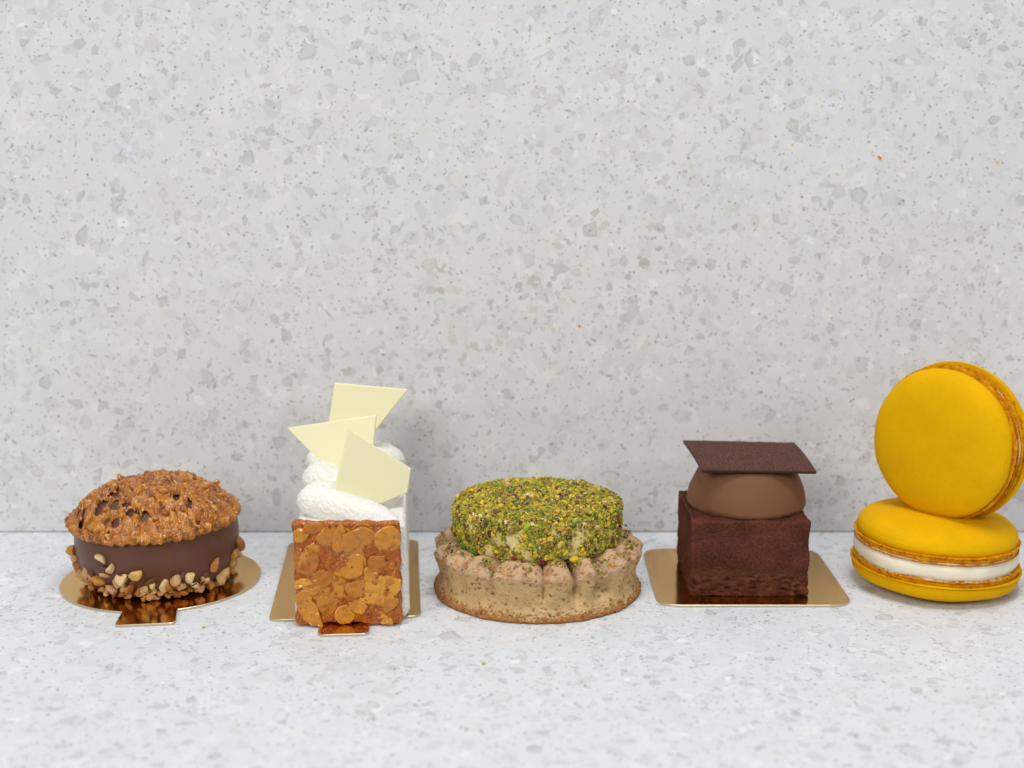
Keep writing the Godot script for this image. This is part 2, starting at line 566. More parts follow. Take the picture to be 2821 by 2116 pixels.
	for c in [[0.66, 0.48, 0.235], [0.68, 0.43, 0.135], [0.52, 0.30, 0.12], [0.54, 0.25, 0.05], [0.57, 0.32, 0.165], [0.36, 0.13, 0.03]]:
		var m := mat("chopped nut", lin(c[0], c[1], c[2]), 0.5, 0.4)
		grain(m, 40, 0.03, 3.0, 0.05, 3)
		nut_mats.append(m)
	var shapes := []
	for k in 9:
		shapes.append(chunk(50 + k, 2, 8, true, 0.0))
	var kk := 0
	for n in nuts:
		var th := deg_to_rad(n[0])
		var y: float = n[1]
		var r := 24.5
		for q in shell.size() - 1:
			if y + 0.0 >= shell[q].y and y < shell[q + 1].y and q >= 2:
				r = remap(y, shell[q].y, shell[q + 1].y, shell[q].x, shell[q + 1].x)
		var o := Vector3(sin(th), 0, cos(th))
		var side := Vector3(cos(th), 0, -sin(th))
		var nrm := (o * 1.0 + Vector3.DOWN * clampf((15.0 - y) * 0.045, -0.2, 0.6)).normalized()
		var up := nrm.cross(side).normalized()
		up = up if up.y > 0 else -up
		var an := deg_to_rad(n[4])
		var ax := side * cos(an) + up * sin(an)
		var ay := up * cos(an) - side * sin(an)
		var depth: float = minf(n[3], n[2]) * 1.15
		var at := o * (r + depth * 0.55) + Vector3.UP * maxf(y, n[3] * 0.72)
		var p := obj("chopped_nut", shapes[kk % 9], nut_mats[n[5]], t)
		p.transform = Transform3D(Basis(ax * minf(n[2], 2.7) * 1.1, ay * n[3] * 1.12, nrm * depth * 1.15), at * MM)
		kk += 1
	# chocolate that ran over some of the nuts
	for n in [[-24, 13.0, 3.4, 1.7, 35], [-9, 11.7, 2.6, 0.9, -18], [8, 8.8, 2.5, 1.2, 40], [48, 7.6, 3.6, 0.9, 62], [30, 9.9, 2.2, 1.5, 10], [-38, 9.8, 2.2, 1.3, 60], [-66, 7.5, 2.4, 1.2, 50], [40, 5.0, 2.2, 1.1, -20], [-3, 8.6, 1.7, 1.3, 0]]:
		var th := deg_to_rad(n[0])
		var o := Vector3(sin(th), 0, cos(th))
		var side := Vector3(cos(th), 0, -sin(th))
		var an := deg_to_rad(n[4])
		var r: float = remap(n[1], 2.2, 13.0, 28.2, 32.6)
		var p := obj("chocolate_drip", shapes[kk % 9], choc, t)
		p.transform = Transform3D(Basis((side * cos(an) + Vector3.UP * sin(an)) * n[2], (Vector3.UP * cos(an) - side * sin(an)) * n[3], o * 1.1), (o * r + Vector3.UP * n[1]) * MM)
		kk += 1

func almond_slice(sd: int, rx: float, ry: float, place: Transform3D) -> ArrayMesh:
	# thin teardrop, slightly cupped, set in place on the sheet and trimmed at its cut edges
	var r := RandomNumberGenerator.new()
	r.seed = sd
	var cut := r.randf_range(0.5, 1.2)
	var turn := r.randf() * TAU
	var cup := r.randf_range(-0.25, 0.5)
	var nu := 56
	var rings := [[0.02, 0.5], [0.2, 0.5], [0.4, 0.5], [0.6, 0.5], [0.85, 0.48], [0.96, 0.36], [1.0, 0.0], [0.96, -0.36], [0.85, -0.5], [0.02, -0.5]]
	var wav := noise(sd, 0.35, FastNoiseLite.TYPE_SIMPLEX_SMOOTH, 2)
	var f := func(i: int, j: int) -> Vector3:
		var a := TAU * i / nu
		var d := Vector2(cos(a), sin(a))
		var m := 1.0 - 0.16 * maxf(0.0, d.x) * absf(d.y) + 0.06 * wav.get_noise_2d(d.x * 6, d.y * 6)
		var c := d.dot(Vector2.from_angle(turn))
		if c > 0.05:
			m = minf(m, cut / c)
		var q := d * m * float(rings[j][0])
		var v := Vector3(q.x * rx, q.y * ry, float(rings[j][1]) * 0.9 + cup * (q.x * q.x + q.y * q.y))
		v.z += 0.34 * wav.get_noise_2d(v.x * 0.8, v.y * 0.8) + 0.10 * wav.get_noise_2d(v.x * 2.0, v.y * 2.0)
		v = place * v
		v.x = clampf(v.x, -19.35 + 0.2 * wav.get_noise_2d(v.y, 9.0), 19.35 + 0.2 * wav.get_noise_2d(v.y, 3.0))
		v.y = clampf(v.y, 0.5, 39.2 + 0.3 * wav.get_noise_2d(v.x, 5.0))
		return v
	var tone := func(v: Vector3, _i: int, j: int) -> Color:
		var k := 1.0 + 0.45 * wav.get_noise_2d(v.x * 0.7 + 40.0, v.y * 0.9)
		if j in [5, 6, 7]:
			k *= 1.3                                     # the pale cut rim of the slice
		return Color(k, k, k)
	return ring_mesh(nu, rings.size(), f, tone)

func cream_log() -> void:
	var t := thing("vanilla_cream_log", "long white velvet cream cake with an almond caramel front and white chocolate shards", "cake", Vector3(-64.6, 1.0, -2.0), 4.4)
	var velvet := mat("white velvet spray", lin(0.87, 0.845, 0.77), 0.95, 0.2)
	velvet.rim_enabled = true
	velvet.rim = 0.25
	grain(velvet, 61, 0.06, 8.0, 0.16, 2)
	var g1 := noise(62, 1.15)
	var g2 := cells(63, 0.85)
	var w := noise(64, 0.06)
	var spray := func(v: Vector3) -> float:
		return 0.20 * g1.get_noise_3dv(v) + 0.6 * (0.5 - clampf(g2.get_noise_3dv(v) + 1.0, 0.0, 1.0)) + 0.25 * w.get_noise_3dv(v)
	var body := rough_box(Vector3(20.9, 18.2, 47.0), 3.0, 0.40, func(v: Vector3, _n): return spray.call(v) - 0.05 * (v.y + 18.2) * 0.6)
	var o := obj("velvet_body", body, velvet, t)
	o.position = Vector3(2.3, 18.3, 1.6) * MM
	# piped ribbon that swings from side to side
	var steps := 520
	var around := 100
	var folds := 6.9
	var path := func(s: float) -> Vector3:
		var ph := s * folds * PI
		var x := 12.6 * cos(ph)
		var tail := exp(-maxf(ph, 0.0) / 0.55)             # where the ribbon starts, on the right shoulder
		return Vector3(x + 1.9 + 3.2 * tail, 37.4 - 2.4 * cos(ph) - 1.8 * exp(-maxf(ph, 0.0) / 2.2) + 4.0 * s - 1.5 * tail, 41.6 + 1.5 * tail - 12.6 * s * folds)
	var f := func(i: int, j: int) -> Vector3:
		var s := float(j - 6) / (steps - 13)
		var sc := clampf(s, 0.0, 1.0)
		var c: Vector3 = path.call(sc)
		var tan_: Vector3 = (path.call(sc + 0.002) - path.call(sc - 0.002)).normalized()
		var sd := tan_.cross(Vector3.UP).normalized()
		var up := sd.cross(tan_).normalized()
		var capk := 1.0
		if j < 6:
			capk = sin(PI * 0.5 * j / 6.0)
		elif j > steps - 8:
			capk = sin(PI * 0.5 * (steps - 1 - j) / 7.0)
		var a := TAU * i / around
		var wide := (7.7 + 0.6 * sin(sc * 40.0)) * (0.62 + 0.38 * smoothstep(0.0, 0.06, sc))
		var p := c + (sd * cos(a) * wide + up * sin(a) * (6.7 - 0.6 * cos(a) * cos(a)) * (0.7 + 0.3 * smoothstep(0.0, 0.06, sc))) * maxf(capk, 0.01)
		if j < 6:
			p -= tan_ * (1.0 - capk) * 3.0
		elif j > steps - 8:
			p += tan_ * (1.0 - capk) * 3.0
		return p + (p - c).normalized() * spray.call(p) * 1.15
	obj("piped_cream", ring_mesh(around, steps, f), velvet, t)
	# ---- almond caramel square standing against the front; almost square on to the row
	var fl := Node3D.new()
	fl.name = "almond_caramel_square"
	t.add_child(fl)
	fl.position = Vector3(1.2, -0.75, 51.0) * MM
	fl.rotation.y = deg_to_rad(-4.0)
	fl.set_meta("label", "glossy amber square of sliced almonds in caramel")
	var lw := noise(71, 0.12)
	var lf := noise(72, 0.45, FastNoiseLite.TYPE_SIMPLEX_SMOOTH, 2)
	var bits := cells(73, 0.3)
	var cols := [px(150, 72, 4), px(168, 88, 7), px(132, 58, 3), px(182, 102, 10)]
	var caramel := mat("almond caramel", Color.WHITE, 0.14, 0.5, true)
	grain(caramel, 74, 0.009, 9.0, 0.5, 3)
	var slab_bump := func(v: Vector3, n: Vector3) -> float:
		var b := 0.45 * lw.get_noise_2d(v.x, v.y) + 0.22 * lf.get_noise_3dv(v) + 0.35 * (0.5 - clampf(bits.get_noise_3dv(v) + 1.0, 0.0, 1.0))
		if n.y < -0.3 and absf(v.x + 1.5) < 9.0:       # nibbled lower edge over the tab
			b -= 1.5 * (1.0 - absf(v.x + 1.5) / 9.0) + 0.7 * lf.get_noise_2d(v.x * 2.0, 4.0)
		if absf(n.x) > 0.5:
			b += 0.35 * lw.get_noise_2d(v.y * 1.3, 70.0 * signf(n.x))
		return b
	var slab_tone := func(v: Vector3, _n) -> Color:
		var a := clampf(lw.get_noise_2d(v.x * 1.5 + 60, v.y * 1.5) * 0.7 + 0.5, 0.0, 0.99)
		return (cols[int(a * 4)] as Color).lerp(cols[1], 0.5)
	var plate := obj("caramel_sheet", rough_box(Vector3(19.3, 19.6, 1.9), 1.5, 0.42, slab_bump, slab_tone), caramel, fl)
	plate.position = Vector3(0, 19.8, 0) * MM
	var slices := [[950,690,230,160,-35,1],[910,430,150,70,80,0],[1150,480,190,180,30,0],[1480,440,150,130,70,1],[560,640,190,90,60,1],[510,690,140,130,20,2],[450,390,90,70,20,1],[760,400,110,100,40,0],[900,960,140,130,70,1],[1090,980,115,100,60,0],[1380,1020,240,130,22,3],[1120,700,105,80,-40,1],[650,890,180,85,5,2],[460,950,90,55,15,3],[550,1280,210,90,-50,1],[760,1190,125,115,60,0],[1080,1200,210,65,-25,1],[960,1300,115,90,20,1],[1390,1200,190,85,20,0],[1400,1350,125,62,-35,3],[470,1120,110,80,70,1],[1350,700,115,90,75,2],[700,1060,130,80,-10,0],[1260,850,90,80,10,1],[1180,330,110,60,5,2],[600,310,125,55,5,2],[1490,880,100,70,70,0],[560,1000,90,70,-20,1],[1500,1090,80,60,40,1]]
	var slice_mats := []
	for c in [[0.50, 0.180, 0.009], [0.56, 0.215, 0.012], [0.44, 0.142, 0.007], [0.63, 0.275, 0.020]]:
		var m := mat("caramelised almond", lin(c[0], c[1], c[2]), 0.13, 0.55, true)
		grain(m, 75, 0.007, 9.0, 0.26, 3)
		slice_mats.append(m)
	rng.seed = 77
	for k in 14:                                          # an under-layer fills the gaps
		slices.append([480 + 230 * (k % 5) + rng.randf_range(-70, 70), 400 + 380 * (k / 5) + rng.randf_range(-90, 90), rng.randf_range(120, 190), rng.randf_range(90, 130), rng.randf_range(-90, 90), rng.randi() % 3, 1])
	for k in slices.size():
		var s: Array = slices[k]
		var under := 1.05 if s.size() > 6 else 0.0
		var u: float = (s[0] - 375.0) / 32.6 - 19.0
		var v: float = (1440.0 - s[1]) / 30.4
		var tilt := Basis.from_euler(Vector3(deg_to_rad(rng.randf_range(-9, 9)), deg_to_rad(rng.randf_range(-8, 8)), deg_to_rad(s[4])))
		var at := Transform3D(tilt, Vector3(u, v, 1.35 - under + rng.randf_range(0.0, maxf(0.9 - under, 0.15))))
		obj("almond_slice", almond_slice(200 + k, s[2] / 27.5, s[3] / 25.0, at), slice_mats[s[5]], fl)
	# beads and threads of set caramel between the slices
	var bead_at := []
	var bead_tint := PackedColorArray()
	for k in 90:
		var size := rng.randf_range(0.2, 0.5)
		var q := Vector3(rng.randf_range(-18.3, 18.3), rng.randf_range(1.2, 38.2), rng.randf_range(1.9, 2.55))
		bead_at.append(Transform3D(Basis.from_euler(Vector3(0, 0, rng.randf() * TAU)).scaled_local(Vector3(size * rng.randf_range(1.0, 2.4), size, size * 0.8)), q * MM))
		bead_tint.append(cols[rng.randi() % 4])
	scatter("caramel_beads", chunk(170, 2, 4, false, 0.6), caramel, fl, bead_at, bead_tint)
	# ---- white chocolate shards, in room coordinates
	var ivory := mat("white chocolate", lin(0.85, 0.775, 0.49), 0.42, 0.45)
	grain(ivory, 81, 0.02, 20.0, 0.01)
	ivory.subsurf_scatter_enabled = true
	ivory.subsurf_scatter_strength = 0.06
	var shards := [
		[[-73.5, 74.0, -33.3], [-43.0, 71.5, -31.4], [-56.5, 54.6, -29.4], [-63.2, 43.6, -27.9], [-78.3, 43.4, -28.7]],
		[[-89.3, 61.2, -6.2], [-52.9, 68.3, 2.4], [-53.9, 57.7, 4.5], [-55.5, 40.3, 7.9], [-65.4, 39.6, 5.3], [-74.6, 48.7, 0.7]],
		[[-60.8, 68.1, 26.3], [-38.2, 51.2, 19.3], [-39.4, 42.3, 20.8], [-51.6, 38.2, 26.2], [-57.9, 31.6, 29.5], [-65.1, 32.4, 32.3], [-67.3, 40.7, 32.2]]]
	for s in shards:
		var p := PackedVector3Array()
		var a := Vector3(s[0][0], s[0][1], s[0][2])
		var b := Vector3(s[1][0], s[1][1], s[1][2])
		var c := Vector3(s[-1][0], s[-1][1], s[-1][2])
		var n := (b - a).cross(c - a).normalized()
		n = n if n.z > 0 else -n
		var mid := Vector3.ZERO
		for q in s:
			mid += Vector3(q[0], q[1], q[2]) / s.size()
		var m: int = s.size()
		for l in [[-0.65, 1.0], [-0.35, 0.0], [0.3, 0.0], [0.65, 1.0]]:
			for q in s:
				var v := Vector3(q[0], q[1], q[2])
				p.append(v + n * (l[0] - 0.65) + (mid - v).normalized() * 0.5 * l[1])
		var idx := PackedInt32Array()
		for l in 3:
			for i in m:
				var i2 := (i + 1) % m
				idx.append_array([l * m + i, l * m + i2, l * m + m + i, l * m + i2, l * m + m + i2, l * m + m + i])
		for i in range(1, m - 1):
			idx.append_array([0, i + 1, i, 3 * m, 3 * m + i, 3 * m + i + 1])
		var sh := obj("white_chocolate_shard", commit(p, idx, PackedColorArray(), PackedVector2Array(), true), ivory, t)
		sh.transform = t.transform.affine_inverse()

func pistachio_tart() -> void:
	var t := thing("pistachio_tart", "scalloped nut sponge tart topped with a disc covered in chopped pistachios", "tart", Vector3(10.0, 0.0, 8.6))
	var lobes := 17
	var dough := px(208, 174, 124)
	var crown := px(208, 172, 134)
	var brown := px(164, 96, 34)
	var w := noise(101, 0.09)
	var med := noise(102, 0.35, FastNoiseLite.TYPE_SIMPLEX_SMOOTH, 2)
	var fine := noise(103, 1.1, FastNoiseLite.TYPE_SIMPLEX_SMOOTH, 2)
	var crack := noise(104, 0.30, FastNoiseLite.TYPE_SIMPLEX_SMOOTH, 2)
	var speck := cells(105, 0.55, FastNoiseLite.RETURN_CELL_VALUE)
	var speck_d := cells(105, 0.55)
	var nu := 640
	var prof := [Vector2(0, 0.05), Vector2(36, 0.05), Vector2(39.6, 0.15), Vector2(40.5, 0.9), Vector2(40.1, 2.6), Vector2(38.9, 5.0), Vector2(38.3, 7.6), Vector2(38.9, 11.0), Vector2(40.4, 14.8), Vector2(40.8, 17.2), Vector2(38.4, 19.4), Vector2(34.5, 21.0), Vector2(31, 20.6), Vector2(27, 19.6), Vector2(0, 19.4)]
	var nv := 170
	var pr: Array[Vector2] = []
	for j in nv:
		pr.append(profile_at(prof, pow(float(j) / (nv - 1), 1.0)))
	var pos := func(i: int, j: int) -> Vector3:
		var th := TAU * i / nu
		var p := pr[j]
		var o := Vector3(sin(th), 0, cos(th))
		var v := o * maxf(p.x, 0) + Vector3.UP * p.y
		var tw := th + 0.11 * w.get_noise_2d(o.x * 30, o.z * 30) + 0.04
		var lo := absf(sin(tw * lobes * 0.5))             # 0 in the grooves between petals
		var gro := pow(1.0 - lo, 1.45)
		var high := smoothstep(4.5, 12.0, p.y) * smoothstep(22.0, 33.0, p.x)
		var uneven := 0.8 + 0.9 * w.get_noise_2d(floor(tw * lobes / TAU) * 37.0, 5.0)
		var dr := -5.2 * gro * high * uneven + 0.5 * (lo - 0.5) * high
		var dy := -(6.0 * gro - 1.0) * smoothstep(12.0, 17.5, p.y) * smoothstep(24.0, 34.0, p.x) * uneven
		var b := 0.45 * w.get_noise_3dv(v) + 0.42 * med.get_noise_3dv(v) + 0.2 * fine.get_noise_3dv(v)
		if p.y < 3.0 and p.x > 35.0:
			b += 0.5 * med.get_noise_2d(o.x * 60, o.z * 60)
		var k := crack.get_noise_3d(v.x, v.y * 3.2, v.z)   # flat little slits in the crumb
		if p.y > 1.5 and p.x > 37.0:
			b -= 0.6 * smoothstep(0.42, 0.56, k)
		if p.x < 25.0:
			b = 0.0
		var nrm := (o + Vector3.UP * smoothstep(17.0, 20.0, p.y) * 1.5).normalized()
		return v + o * dr + Vector3.UP * maxf(dy, -p.y) + nrm * b * (0.2 if p.y < 0.3 else 1.0)
	var tone := func(v: Vector3, i: int, j: int) -> Color:
		var base := dough.lerp(crown, smoothstep(14.5, 17.0, pr[j].y + 1.5 * med.get_noise_3dv(v)))
		var n := med.get_noise_3dv(v * 0.8)
		base = base * (1.0 + 0.10 * n + 0.16 * fine.get_noise_3dv(v))
		var rim := 3.3 + 2.6 * fine.get_noise_3dv(v * 0.9) + 2.4 * med.get_noise_3dv(v) + 1.4 * w.get_noise_3dv(v)   # baked crust where it sat on the tray
		if pr[j].x > 30.0 and v.y < rim:
			base = base.lerp(brown * (1.0 + 0.35 * fine.get_noise_3dv(v * 1.4)), 0.75)
		elif pr[j].x > 36.0 and v.y > 14.5 and n > 0.24:   # toasted ridges
			base = base.lerp(px(178, 118, 62), 0.6)
		if speck_d.get_noise_3dv(v) + 1.0 < 0.38:
			var c := speck.get_noise_3dv(v)
			if c > 0.5:
				base = base.lerp([px(120, 104, 42), px(112, 66, 40), px(150, 98, 44), px(98, 78, 52)][int(absf(c * 977.0)) % 4], 0.7)
		if crack.get_noise_3d(v.x, v.y * 3.2, v.z) > 0.58 and v.y > 1.5:
			base = base * 0.75
		return base
	var sponge := mat("nut sponge", Color.WHITE, 0.9, 0.3, true)
	grain(sponge, 106, 0.04, 9.0, 0.4, 4)
	obj("scalloped_sponge", ring_mesh(nu, nv, pos, tone), sponge, t)
	# ---- cream disc under the pistachios
	var cream := mat("pistachio cream", lin(0.74, 0.60, 0.24), 0.55, 0.4)
	grain(cream, 107, 0.03, 10.0, 0.1)
	var disc := [Vector2(0, 19.9), Vector2(27, 19.9), Vector2(29.6, 20.3), Vector2(31.6, 22.2), Vector2(32.0, 27), Vector2(31.9, 32.5), Vector2(31.3, 34.9), Vector2(29.4, 35.8), Vector2(20, 36.1), Vector2(0, 36.2)]
	obj("cream_disc", lathe(disc, 160, 70, func(v, _a, _t): return 0.7 * w.get_noise_3dv(v) + 0.3 * med.get_noise_3dv(v * 0.5)), cream, t)
	# ---- chopped pistachios pressed into it
	rng.seed = 110
	var palette := [px(150, 140, 34), px(128, 124, 36), px(172, 154, 40), px(200, 168, 36), px(110, 114, 32), px(90, 98, 28), px(170, 126, 40), px(138, 108, 56), px(92, 58, 46), px(82, 44, 50), px(184, 162, 92), px(130, 140, 36)]
	var weight := [16, 15, 14, 10, 10, 7, 7, 8, 6, 5, 5, 6]
	var bag := []
	for k in palette.size():
		for l in weight[k]:
			bag.append(palette[k])
	var nut := mat("chopped pistachio", Color.WHITE, 0.55, 0.4, true)
	grain(nut, 111, 0.03, 3.0, 0.04, 2)
	var gaps := noise(112, 0.11)
	for variant in 3:
		var where := []
		var tint := PackedColorArray()
		for k in 5200:
			var at: Vector3
			var nrm: Vector3
			var size := rng.randf_range(0.26, 0.74) * (1.9 if rng.randf() < 0.11 else 1.0)
			if rng.randf() < 0.47:                        # top
				var r := 31.6 * sqrt(rng.randf())
				var th := rng.randf() * TAU
				at = Vector3(sin(th) * r, 36.05 - 0.8 * smoothstep(28.5, 31.6, r) + rng.randf_range(-0.2, 0.5), cos(th) * r)
				nrm = Vector3.UP
			else:
				var th := rng.randf() * TAU
				var y := rng.randf_range(20.2, 35.5)
				var o := Vector3(sin(th), 0, cos(th))
				var inset := 0.9 * smoothstep(33.4, 35.7, y) + 2.4 * smoothstep(23.5, 20.0, y)
				at = o * (32.15 - inset + rng.randf_range(-0.15, 0.4)) + Vector3.UP * y
				nrm = o
				if gaps.get_noise_3dv(at) > 0.16 and at.z > 0 and y < 32.0 and rng.randf() < 0.85:
					continue                                # places where the cream shows
			at += nrm * (0.5 * gaps.get_noise_3dv(at * 0.9) + 0.25)
			var b := random_turn().scaled_local(Vector3(size * rng.randf_range(0.8, 1.4), size * rng.randf_range(0.5, 0.9), size))
			where.append(Transform3D(b, at * MM))
			tint.append((bag[rng.randi() % bag.size()] as Color) * rng.randf_range(0.95, 1.45))
		scatter("pistachio_crumbs", chunk(120 + variant, 1, 8, true), nut, t, where, tint)
	# ---- the larger pieces: angle, height (99 = on top, then radius), half length, half width, colour
	var larger := [[-70, 29.0, 2.2, 1.5, px(128, 168, 36)], [-62, 28.0, 2.0, 1.6, px(196, 198, 66)], [-66, 24.5, 1.9, 1.4, px(96, 130, 30)], [-60, 22.0, 2.2, 1.6, px(104, 128, 26)], [-33, 31.5, 1.8, 1.4, px(78, 34, 58)], [-24, 29.2, 1.7, 1.0, px(104, 132, 34)], [-50, 20.5, 2.4, 1.6, px(92, 124, 22)], [-3, 24.0, 2.2, 1.4, px(206, 176, 36)], [8, 23.5, 2.4, 1.3, px(190, 178, 40)], [12, 21.5, 1.7, 1.2, px(198, 170, 44)], [-12, 27.0, 2.4, 1.2, px(190, 184, 54)], [14, 28.0, 2.0, 1.5, px(214, 182, 92)], [20, 30.0, 1.8, 1.2, px(90, 44, 52)], [6, 26.5, 1.5, 1.0, px(88, 40, 50)], [-16, 22.5, 1.4, 0.8, px(126, 40, 30)], [2, 20.0, 1.3, 0.9, px(110, 30, 40)], [38, 27.0, 2.0, 1.2, px(84, 88, 34)], [30, 23.0, 2.0, 1.4, px(200, 170, 40)], [48, 24.0, 2.0, 1.5, px(176, 160, 40)], [60, 30.0, 1.9, 1.5, px(110, 120, 34)], [68, 25.0, 1.6, 1.2, px(90, 52, 48)], [72, 33.0, 1.8, 1.3, px(122, 138, 36)], [-40, 27.5, 1.6, 1.1, px(122, 92, 50)], [24, 19.6, 2.3, 1.5, px(204, 178, 44)], [52, 19.8, 1.8, 1.2, px(150, 150, 44)], [-8, 34.5, 1.7, 1.1, px(150, 170, 40)]]
	for k in 14:
		larger.append([rng.randf() * 360.0, 99.0 + rng.randf_range(4, 29), rng.randf_range(1.2, 1.9), rng.randf_range(0.9, 1.4), [px(150, 160, 42), px(176, 166, 52), px(92, 56, 52), px(118, 132, 38), px(196, 174, 70)][rng.randi() % 5]])
	var shapes := []
	for k in 6:
		shapes.append(chunk(130 + k, 2, 7, false, 0.2))
	var mats := {}
	for k in larger.size():
		var e: Array = larger[k]
		if not mats.has(e[4]):
			var m := mat("pistachio piece", (e[4] as Color).linear_to_srgb(), 0.5, 0.4)
			grain(m, 113, 0.03, 4.0, 0.04, 2)
			mats[e[4]] = m
		var th := deg_to_rad(e[0])
		var o := Vector3(sin(th), 0, cos(th))
		var up: bool = e[1] > 90.0
		var at: Vector3 = o * (e[1] - 99.0) + Vector3.UP * 36.5 if up else o * 32.5 + Vector3.UP * maxf(e[1], 21.2)
		var n := Vector3.UP if up else o
		var side := Vector3(cos(th), 0, -sin(th))
		var third := n.cross(side)
		var an := rng.randf_range(-1.2, 1.2)
		var p := obj("pistachio_piece", shapes[k % 6], mats[e[4]], t)
		p.transform = Transform3D(Basis((side * cos(an) + third * sin(an)) * e[2], (third * cos(an) - side * sin(an)) * e[3], n * e[3] * 0.7), at * MM)
	# ---- crumbs fallen on the petals
	var fallen := []
	var ft := PackedColorArray()
	var drift := noise(114, 0.12)
	while fallen.size() < 520:
		var th := rng.randf() * TAU
		var r := rng.randf_range(31.5, 39.2)
		var o := Vector3(sin(th), 0, cos(th))
		if drift.get_noise_2d(o.x * r, o.z * r) < rng.randf_range(-0.2, 0.6):
			continue
		var lo := absf(sin((th + 0.11 * w.get_noise_2d(o.x * 30, o.z * 30) + 0.04) * lobes * 0.5))
		var y := 20.2 + 0.9 * smoothstep(31.0, 34.5, r) - 1.4 * smoothstep(36.5, 39.2, r) - (6.0 * pow(1.0 - lo, 1.8) - 1.0) * 0.8
		var size := rng.randf_range(0.22, 0.62)
		fallen.append(Transform3D(random_turn().scaled_local(Vector3(size * 1.2, size * 0.7, size)), (o * r + Vector3.UP * y) * MM))
		ft.append(bag[rng.randi() % bag.size()])
	scatter("fallen_crumbs", chunk(140, 1, 8, true), nut, t, fallen, ft)

func brownie() -> void:
	var t := thing("chocolate_sponge_square", "dark chocolate sponge cube topped with milk chocolate mousse and a thin chocolate square", "cake", Vector3(91.3, 1.0, -1.6))
	var w := noise(151, 0.08)
	var med := noise(152, 0.5, FastNoiseLite.TYPE_SIMPLEX_SMOOTH, 2)
	var pits := cells(153, 0.28)
	var fine := noise(154, 1.3, FastNoiseLite.TYPE_SIMPLEX_SMOOTH, 2)
	var dark := mat("chocolate sponge", Color.WHITE, 0.95, 0.18, true)
	grain(dark, 155, 0.06, 9.0, 0.5, 4)
	var crumb := px(101, 59, 45)
	var crumb_low := px(104, 62, 45)
	var base := rough_box(Vector3(22.7, 4.6, 22.9), 1.0, 0.45,
		func(v: Vector3, _n): return 0.4 * w.get_noise_3dv(v) + 0.5 * med.get_noise_3dv(v) + 0.22 * fine.get_noise_3dv(v) - 1.5 * smoothstep(0.42, 0.15, pits.get_noise_3d(v.x * 0.75, v.y * 2.2, v.z * 0.75) + 1.0),
		func(v: Vector3, _n): return crumb_low * (1.0 + 0.5 * med.get_noise_3dv(v * 0.5) + 0.5 * fine.get_noise_3dv(v)))
	var a := obj("crumb_base", base, dark, t)
	a.position = Vector3(0.1, 4.6, 0.5) * MM
	var layer := mat("cocoa cream layer", lin(0.085, 0.034, 0.016), 0.9, 0.2)
	grain(layer, 156, 0.04, 8.0, 0.15)
	a = obj("cream_layer", rough_box(Vector3(22.4, 1.5, 22.6), 0.7, 0.5, func(v: Vector3, _n): return 0.4 * w.get_noise_3dv(v) + 0.6 * med.get_noise_3dv(v)), layer, t)
	a.position = Vector3(0, 9.2, 0.6) * MM
	var top := rough_box(Vector3(22.6, 10.1, 22.8), 0.9, 0.36,
		func(v: Vector3, _n): return 0.5 * w.get_noise_3dv(v) + 0.3 * med.get_noise_3dv(v * 1.2) + 0.22 * fine.get_noise_3dv(v * 1.2) - 0.5 * smoothstep(0.25, 0.1, pits.get_noise_3d(v.x * 1.2, v.y * 1.9, v.z * 1.2) + 1.0),
		func(v: Vector3, _n): return crumb * (1.0 + 0.25 * w.get_noise_3dv(v) + 0.6 * fine.get_noise_3dv(v * 0.9)))
	a = obj("sponge", top, dark, t)
	a.position = Vector3(0, 19.9, 0.6) * MM
	# ---- mousse dome, cut flat where the square lies on it
	var mousse := mat("milk chocolate mousse", lin(0.175, 0.078, 0.037), 0.66, 0.28)
	grain(mousse, 157, 0.02, 14.0, 0.03, 3)
	var prof := [Vector2(0, 29.7), Vector2(20, 29.7), Vector2(22.6, 30.0), Vector2(23.4, 31.2), Vector2(23.3, 33.0), Vector2(22.6, 36.5), Vector2(21.0, 40.6), Vector2(18.7, 44.8), Vector2(15.6, 47.3), Vector2(10, 48.6), Vector2(0, 48.9)]
	var rimn := noise(158, 0.25)
	a = obj("mousse_dome", lathe(prof, 160, 90, func(v: Vector3, _a, _t): return 0.16 * w.get_noise_3dv(v) - 0.35 * maxf(0.0, rimn.get_noise_3dv(v)) * smoothstep(33.0, 30.5, v.y)), mousse, t)
	a.position = Vector3(1.8, 0, -1.2) * MM
	# ---- thin bowed square of chocolate dusted with cocoa
	var cn := [Vector3(72.7, 49.7, 15), Vector3(116.6, 49.1, 15), Vector3(116.3, 50.2, -26.5), Vector3(70.5, 51.2, -26.5)]
	var n := 150
	var p := PackedVector3Array()
	var col := PackedColorArray()
	var idx := PackedInt32Array()
	var dust := noise(159, 0.16, FastNoiseLite.TYPE_SIMPLEX_SMOOTH, 3)
	for l in 2:
		for j in n + 1:
			for i in n + 1:
				var u := float(i) / n
				var v := float(j) / n
				var q: Vector3 = (cn[0] * (1 - u) + cn[1] * u) * (1 - v) + (cn[3] * (1 - u) + cn[2] * u) * v
				q.y += 0.7 * (1.0 - pow(2 * v - 1, 2.0)) + 0.05 * w.get_noise_2d(q.x, q.z)
				if l == 0:
					q.y += 0.22 * fine.get_noise_2d(q.x * 0.9, q.z * 0.9) 
				else:
					q.y -= 1.15
				p.append(q - Vector3(91.3, 1.0, -1.6))
				var d := clampf(0.45 + 0.18 * dust.get_noise_2d(q.x * 0.6, q.z * 0.6) + 1.3 * fine.get_noise_2d(q.x * 0.75, q.z * 0.75), 0.0, 1.0)
				col.append(px(54, 29, 25).lerp(px(112, 66, 48), d) if l == 0 else px(60, 32, 26))
	var row := n + 1
